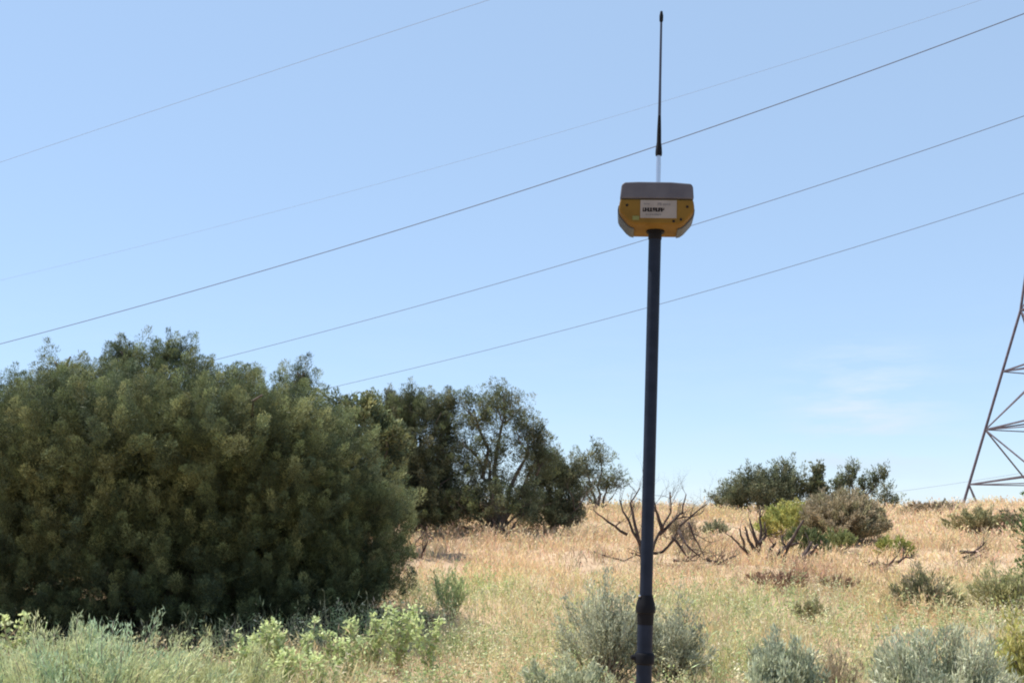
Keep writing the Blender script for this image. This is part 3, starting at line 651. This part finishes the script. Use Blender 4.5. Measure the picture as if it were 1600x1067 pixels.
hull = [(-.044, 0), (.044, 0), (.053, .0025), (.060, .0075), (.0745, .0245), (.0780, .031), (.0788, .040), (.0765, .0545), (-.0765, .0545), (-.0788, .040), (-.0780, .031), (-.0745, .0245), (-.060, .0075), (-.053, .0025)]
hs = prism('housing', hull, -D2, D2, M_YELLOW, rec, .005)
capp = [(-.0775, .0548), (.0775, .0548), (.0755, .083), (.071, .0885), (.030, .0915), (-.040, .0918), (-.068, .0905), (-.0745, .085)]
prism('cap', capp, -D2-.001, D2+.001, M_CAP, rec, .004)
for sgn in (-1, 1):
    pr = [(sgn*.0768, .051), (sgn*.0805, .049), (sgn*.0818, .040), (sgn*.0808, .030), (sgn*.0770, .0225), (sgn*.0622, .0050), (sgn*.0545, -.0008), (sgn*.046, -.003), (sgn*.046, .0012), (sgn*.0525, .0030), (sgn*.0592, .0080), (sgn*.0738, .0250), (sgn*.0774, .0315), (sgn*.0782, .040)]
    if sgn > 0: pr = pr[::-1]
    prism('side_bumper', pr, -.022, D2-.006, M_BUMP, rec, .001, 2)
fy = -D2
def slab(name, x0, x1, z0, z1, y, th, mat, parent, bev=0): return prism(name, [(x0, z0), (x1, z0), (x1, z1), (x0, z1)], y-th, y, mat, parent, bev, 2)
lb = slab('label', -.034, .042, .0125, .0515, fy, .0012, M_LABEL, rec, .0004)
yf = fy-.0013
def rowmarks(name, x0, x1, z0, z1, n, mat, gap=.25, seed=1):
    """a row of printed characters too small to read"""
    r = random.Random(seed); bm = bmesh.new(); wd = (x1-x0)/n
    for k in range(n):
        a = x0+k*wd; b = a+wd*(1-gap)
        strokes = [(a, a+wd*(.3 if gap else .42), z0, z1)]
        if r.random() < .8: strokes.append((b-wd*.28, b, z0+(z1-z0)*r.choice((0, .4)), z1))
        strokes.append((a+wd*.3, b-wd*.28, z0, z0+(z1-z0)*.25) if r.random() < .5 else (a+wd*.3, b-wd*.28, z0+(z1-z0)*.4, z0+(z1-z0)*.62))
        if r.random() < .6: strokes.append((a+wd*.3, b-wd*.28, z1-(z1-z0)*.25, z1))
        for (p, q, u, v) in strokes:
            vs = [bm.verts.new(c) for c in ((p, yf, u), (q, yf, u), (q, yf, v), (p, yf, v))]; bm.faces.new(vs)
    me = bpy.data.meshes.new(name); bm.to_mesh(me); bm.free(); return link(name, me, mat, lb)
rowmarks('bold_print', -.029, .016, .0262, .0350, 8, M_PRINT, .0, 3)
rowmarks('small_print', -.026, -.013, .0415, .0445, 6, M_FAINT, .3, 4)
rowmarks('small_print', .002, .011, .0395, .0460, 2, M_FAINT, .2, 5)
rowmarks('small_print', .013, .030, .0400, .0440, 7, M_FAINT, .3, 6)
rowmarks('small_print', -.022, .010, .0185, .0220, 13, M_FAINT, .3, 7)
for (x, z) in ((-.062, .040), (.064, .038), (.051, .0105), (.036, .0065)):
    s = lathe('screw', [(.0028, 0), (.0026, .0012), (.0012, .0014)], M_BLACK, rec, 12); s.rotation_euler = (math.pi/2, 0, 0); s.location = (x, fy, z)
led = slab('indicator', -.050, -.036, .008, .017, fy, .001, newmat('indicator_cover', (.13, .13, .025), .5), rec, .0005)
lathe('socket', [(.019, -.0045), (.0195, -.001), (.0195, .001)], M_BLACK, rec)
an = lathe('antenna', [(.0058, .0905), (.0058, .100), (.0048, .101), (.0052, .150), (.0045, .170)], M_METAL, rec, 20, (.004, 0, 0))
lathe('antenna_base', [(.0068, .168), (.0074, .174), (.0066, .186), (.0050, .198), (.0046, .222), (.0034, .258)], M_BLACK, an, 20, (.004, 0, 0))
lathe('whip', [(.0034, .258), (.0028, .34), (.0025, .478)], newmat('whip_sheath', (.03, .035, .06), .45), an, 16, (.004, 0, 0))
lathe('whip_tip', [(.0025, .474), (.0042, .478), (.0044, .490), (.0025, .500)], M_BLACK, an, 16, (.004, 0, 0))
